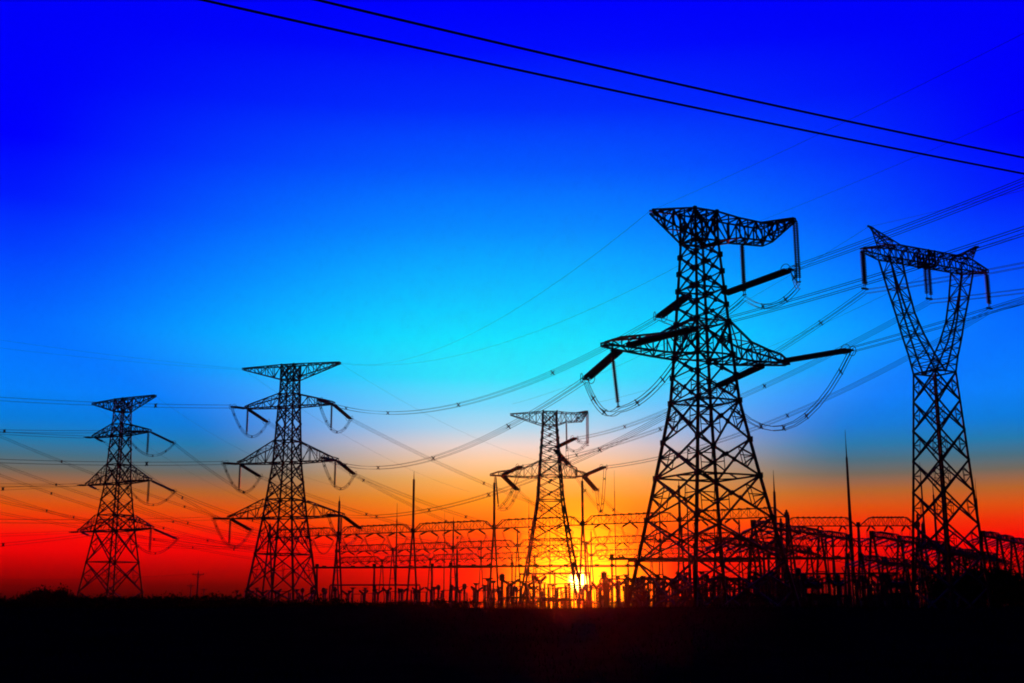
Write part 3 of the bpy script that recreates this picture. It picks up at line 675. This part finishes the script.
def transformer(u, Y, yaw, label):
    t = thing('power_transformer', ((u - 512) / 1240 * Y, Y, 0), yaw, label, 'transformer', 'power transformers')
    m = MB(); m.box((0, 0, .3), (7.4, 3.6, .6)); m.box((0, 0, 2.35), (6.6, 2.8, 3.4)); m.box((0, 0, 4.12), (6.9, 3.1, .14))
    for x in (-2.6, -1.3, 0, 1.3, 2.6): m.box((x, 1.46, 2.35), (.16, .12, 3.3)); m.box((x, -1.46, 2.35), (.16, .12, 3.3))
    m.build('tank', STEEL, t)
    for x in (-4.1, 4.1):
        m = MB()
        for i in range(10): m.box((x, -1.35 + .3 * i, 2.4), (1.6, .08, 2.8))
        m.bar((x, -1.5, 3.7), (x, 1.5, 3.7), .16); m.bar((x, -1.5, 1.1), (x, 1.5, 1.1), .16); m.build('radiator', STEEL, t)
    m = MB(); m.lathe((-2.6, -1.0, 5.5), (1, 0, 0), [(0, .05), (.05, .55), (4.6, .55), (4.65, .05)], 12)
    for x in (-2, 1.6): m.bar((x, -1.0, 4.1), (x, -1.0, 5.1), .14)
    m.build('conservator', STEEL, t)
    for x in (-2.2, 0, 2.2):
        m = MB(); m.lathe((x, .5, 4.15), (.0, .22, 1), post_prof(0, 2.6, .26), 8); m.build('bushing', PORC, t)
for u, Y, yaw, lab in ((752, 222, .5, 'dark transformer block just right of the tallest pylon base'), (776, 226, .9, 'dark transformer block with bushings second right of the tallest pylon base'), (802, 218, .3, 'dark transformer block halfway between tallest pylon and thin mast'), (886, 212, .7, 'dark transformer block left of the cup-shaped pylon base')):
    transformer(u, Y, yaw, lab)

# ------------------------------------------------------------------ little roadside poles, fence, bushes
def utility_pole(u, v, Y, label):
    H = zrow(v, Y); X = (u - 512) / 1240 * Y; t = thing('utility_pole', (X, Y, 0), R(-12), label, 'utility pole', 'small utility poles')
    m = MB(); m.rod((0, 0, -.2), (0, 0, H), .2, .13, 8); m.build('pole', CONC, t)
    m = MB(); m.bar((-1.25, 0, H - .55), (1.25, 0, H - .55), .16, .14); m.bar((-.6, 0, H - .6), (0, 0, H - 1.3), .06); m.bar((.6, 0, H - .6), (0, 0, H - 1.3), .06); m.build('crossarm', STEEL, t)
    for x in (-1.15, 0, 1.15):
        m = MB(); z = H - .48 if x else H; m.lathe((x, 0, z), (0, 0, 1), [(0, .05), (.05, .1), (.15, .05), (.2, .11), (.3, .04), (.38, .02)], 8); m.build('pin_insulator', PORC, t)
utility_pole(203.5, 572, 260, 'small utility pole with crossarm on the left horizon')
utility_pole(197, 584, 400, 'tiny distant utility pole beside the larger utility pole')
utility_pole(210, 588, 440, 'tiny faint utility pole just right of the larger utility pole')
for dx, z in ((-1.1, 9.6), (1.1, 9.6)):
    a = at(203.5, 572, 260); wire(V(a.x + dx, 260, a.z - .2), V(a.x + dx - 90, 330, a.z + 1.0), 1.2, 'thin wire running left from the small utility pole' if dx < 0 else 'thin wire running behind the leftmost pylon from the small utility pole', r=.014, group='thin wires of the utility pole')

def fence(p, q, label, n):
    p, q = Vector(p), Vector(q); t = thing('perimeter_fence', p, 0, label, 'fence', 'substation fences'); d = q - p
    for i in range(n + 1):
        a = d * (i / n); m = MB(); m.bar((a.x, a.y, -.2), (a.x, a.y, 2.6), .3); m.box((a.x, a.y, 2.66), (.42, .42, .14)); m.build('post', CONC, t)
    m = MB()
    for z in (.5, 1.4, 2.3): m.bar(V(0, 0, z), d + V(0, 0, z), .06)
    k = int(d.length / .28)
    for i in range(k): a = d * ((i + .5) / k); m.bar((a.x, a.y, .1), (a.x, a.y, 2.45), .035)
    m.build('rail_panel', STEEL, t)
fence((-16, 208, 0), (62, 176, 0), 'low railed fence with posts in front of the switchgear', 26)

def leaf_mesh(seed, n, rx, rz, ls):
    r = random.Random(seed); m = MB(); cl = [(r.gauss(0, .5) * rx, r.gauss(0, .5) * rx, rz * (.35 + .75 * r.random())) for _ in range(16)]
    for _ in range(n):
        c = r.choice(cl); p = V(c[0] + r.gauss(0, .24) * rx, c[1] + r.gauss(0, .24) * rx, max(.08, c[2] + r.gauss(0, .17) * rz))
        u = V(r.gauss(0, 1), r.gauss(0, 1), r.gauss(0, 1)).normalized(); t_ = u.cross(V(r.gauss(0, 1), r.gauss(0, 1), r.gauss(0, 1))).normalized(); s = ls * r.uniform(.5, 1.2); b = len(m.v)
        m.v += [tuple(p - u * s), tuple(p + t_ * s * .5), tuple(p + u * s), tuple(p - t_ * s * .5)]; m.f.append((b, b + 1, b + 2, b + 3))
    return m.mesh('foliage', LEAF), cl
BUSH = [leaf_mesh(i, 1500, 2.2, 1.7, .2) for i in range(5)]
TREE = [leaf_mesh(20 + i, 3400, 2.8, 2.6, .24) for i in range(3)]
def stems(cl, h0):
    m = MB()
    for c in cl[:7]:
        m.rod((c[0] * .1, c[1] * .1, -.1), (c[0] * .45, c[1] * .45, h0 + (c[2]) * .5), .09, .05, 6); m.rod((c[0] * .45, c[1] * .45, h0 + c[2] * .5), (c[0], c[1], h0 + c[2]), .05, .02, 5)
    return m
STEM = [stems(c, 0).mesh('stem', BARK) for _, c in BUSH]
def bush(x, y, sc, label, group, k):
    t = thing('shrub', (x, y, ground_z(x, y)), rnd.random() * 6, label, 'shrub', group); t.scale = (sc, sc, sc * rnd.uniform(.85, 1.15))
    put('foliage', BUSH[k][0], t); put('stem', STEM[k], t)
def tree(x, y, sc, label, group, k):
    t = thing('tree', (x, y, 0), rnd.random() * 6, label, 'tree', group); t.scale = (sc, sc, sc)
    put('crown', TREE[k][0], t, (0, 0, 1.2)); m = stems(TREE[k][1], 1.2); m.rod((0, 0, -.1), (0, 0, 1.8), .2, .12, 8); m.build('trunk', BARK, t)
for u, Y, sc in ((44, 250, 1.0), (56, 246, 1.2), (69, 252, 1.0)):
    tree((u - 512) / 1240 * Y, Y, sc, {44: 'left tree of the dark rounded clump by the left edge', 56: 'middle tree of the dark rounded clump by the left edge', 69: 'right tree of the dark rounded clump beside leftmost pylon'}[u], 'trees of the left clump', rnd.randrange(3))
for u, Y, sc, lab in ((944, 190, 1.0, 'low dark tree just right of the cup-shaped pylon base'), (958, 196, 1.5, 'dark round tree right of the cup-shaped pylon base'), (972, 192, 1.6, 'dark tree below the receding portal row at right'), (988, 188, 1.5, 'dark tree second from the right edge'), (1006, 194, 1.45, 'dark tree nearest the right edge')):
    tree((u - 512) / 1240 * Y, Y, sc, lab, 'trees at the right', rnd.randrange(3))
n = 0
for u in range(-6, 452, 7):
    Y = rnd.uniform(205, 235); bush((u + rnd.uniform(-4, 4) - 512) / 1240 * Y, Y, rnd.uniform(1.0, 1.4) * (1.2 if u < 260 else .95), 'low dark shrub in the shrub line along the left horizon', 'shrubs along the left horizon', n % 5); n += 1
for u in range(470, 1030, 12):
    Y = rnd.uniform(150, 180); bush((u + rnd.uniform(-6, 6) - 512) / 1240 * Y, Y, rnd.uniform(.3, .6) if u < 740 else rnd.uniform(.6, 1.0), 'low dark shrub in front of the switchyard', 'shrubs before the switchyard', n % 5); n += 1

# ------------------------------------------------------------------ the hazy air
hz = MB(); x0, x1, y0, y1, z0, z1 = -920, 920, -165, 965, -2, 62
hz.v = [(x0, y0, z0), (x1, y0, z0), (x1, y1, z0), (x0, y1, z0), (x0, y0, z1), (x1, y0, z1), (x1, y1, z1), (x0, y1, z1)]
hz.f = [(0, 3, 2, 1), (4, 5, 6, 7), (0, 1, 5, 4), (1, 2, 6, 5), (2, 3, 7, 6), (3, 0, 4, 7)]
HM = bpy.data.materials.new('haze'); HM.cycles.volume_sampling = 'EQUIANGULAR'; HM.use_nodes = True; t = HM.node_tree; t.nodes.clear()
pv = t.nodes.new('ShaderNodeVolumePrincipled'); pv.inputs['Color'].default_value = (.85, .8, .78, 1); pv.inputs['Density'].default_value = .00003; pv.inputs['Anisotropy'].default_value = .97
out = t.nodes.new('ShaderNodeOutputMaterial'); t.links.new(pv.outputs[0], out.inputs['Volume'])
ho = hz.build('haze', HM); ho['kind'] = 'stuff'; ho['label'] = 'thin dusty evening air over the field'; ho['category'] = 'haze'
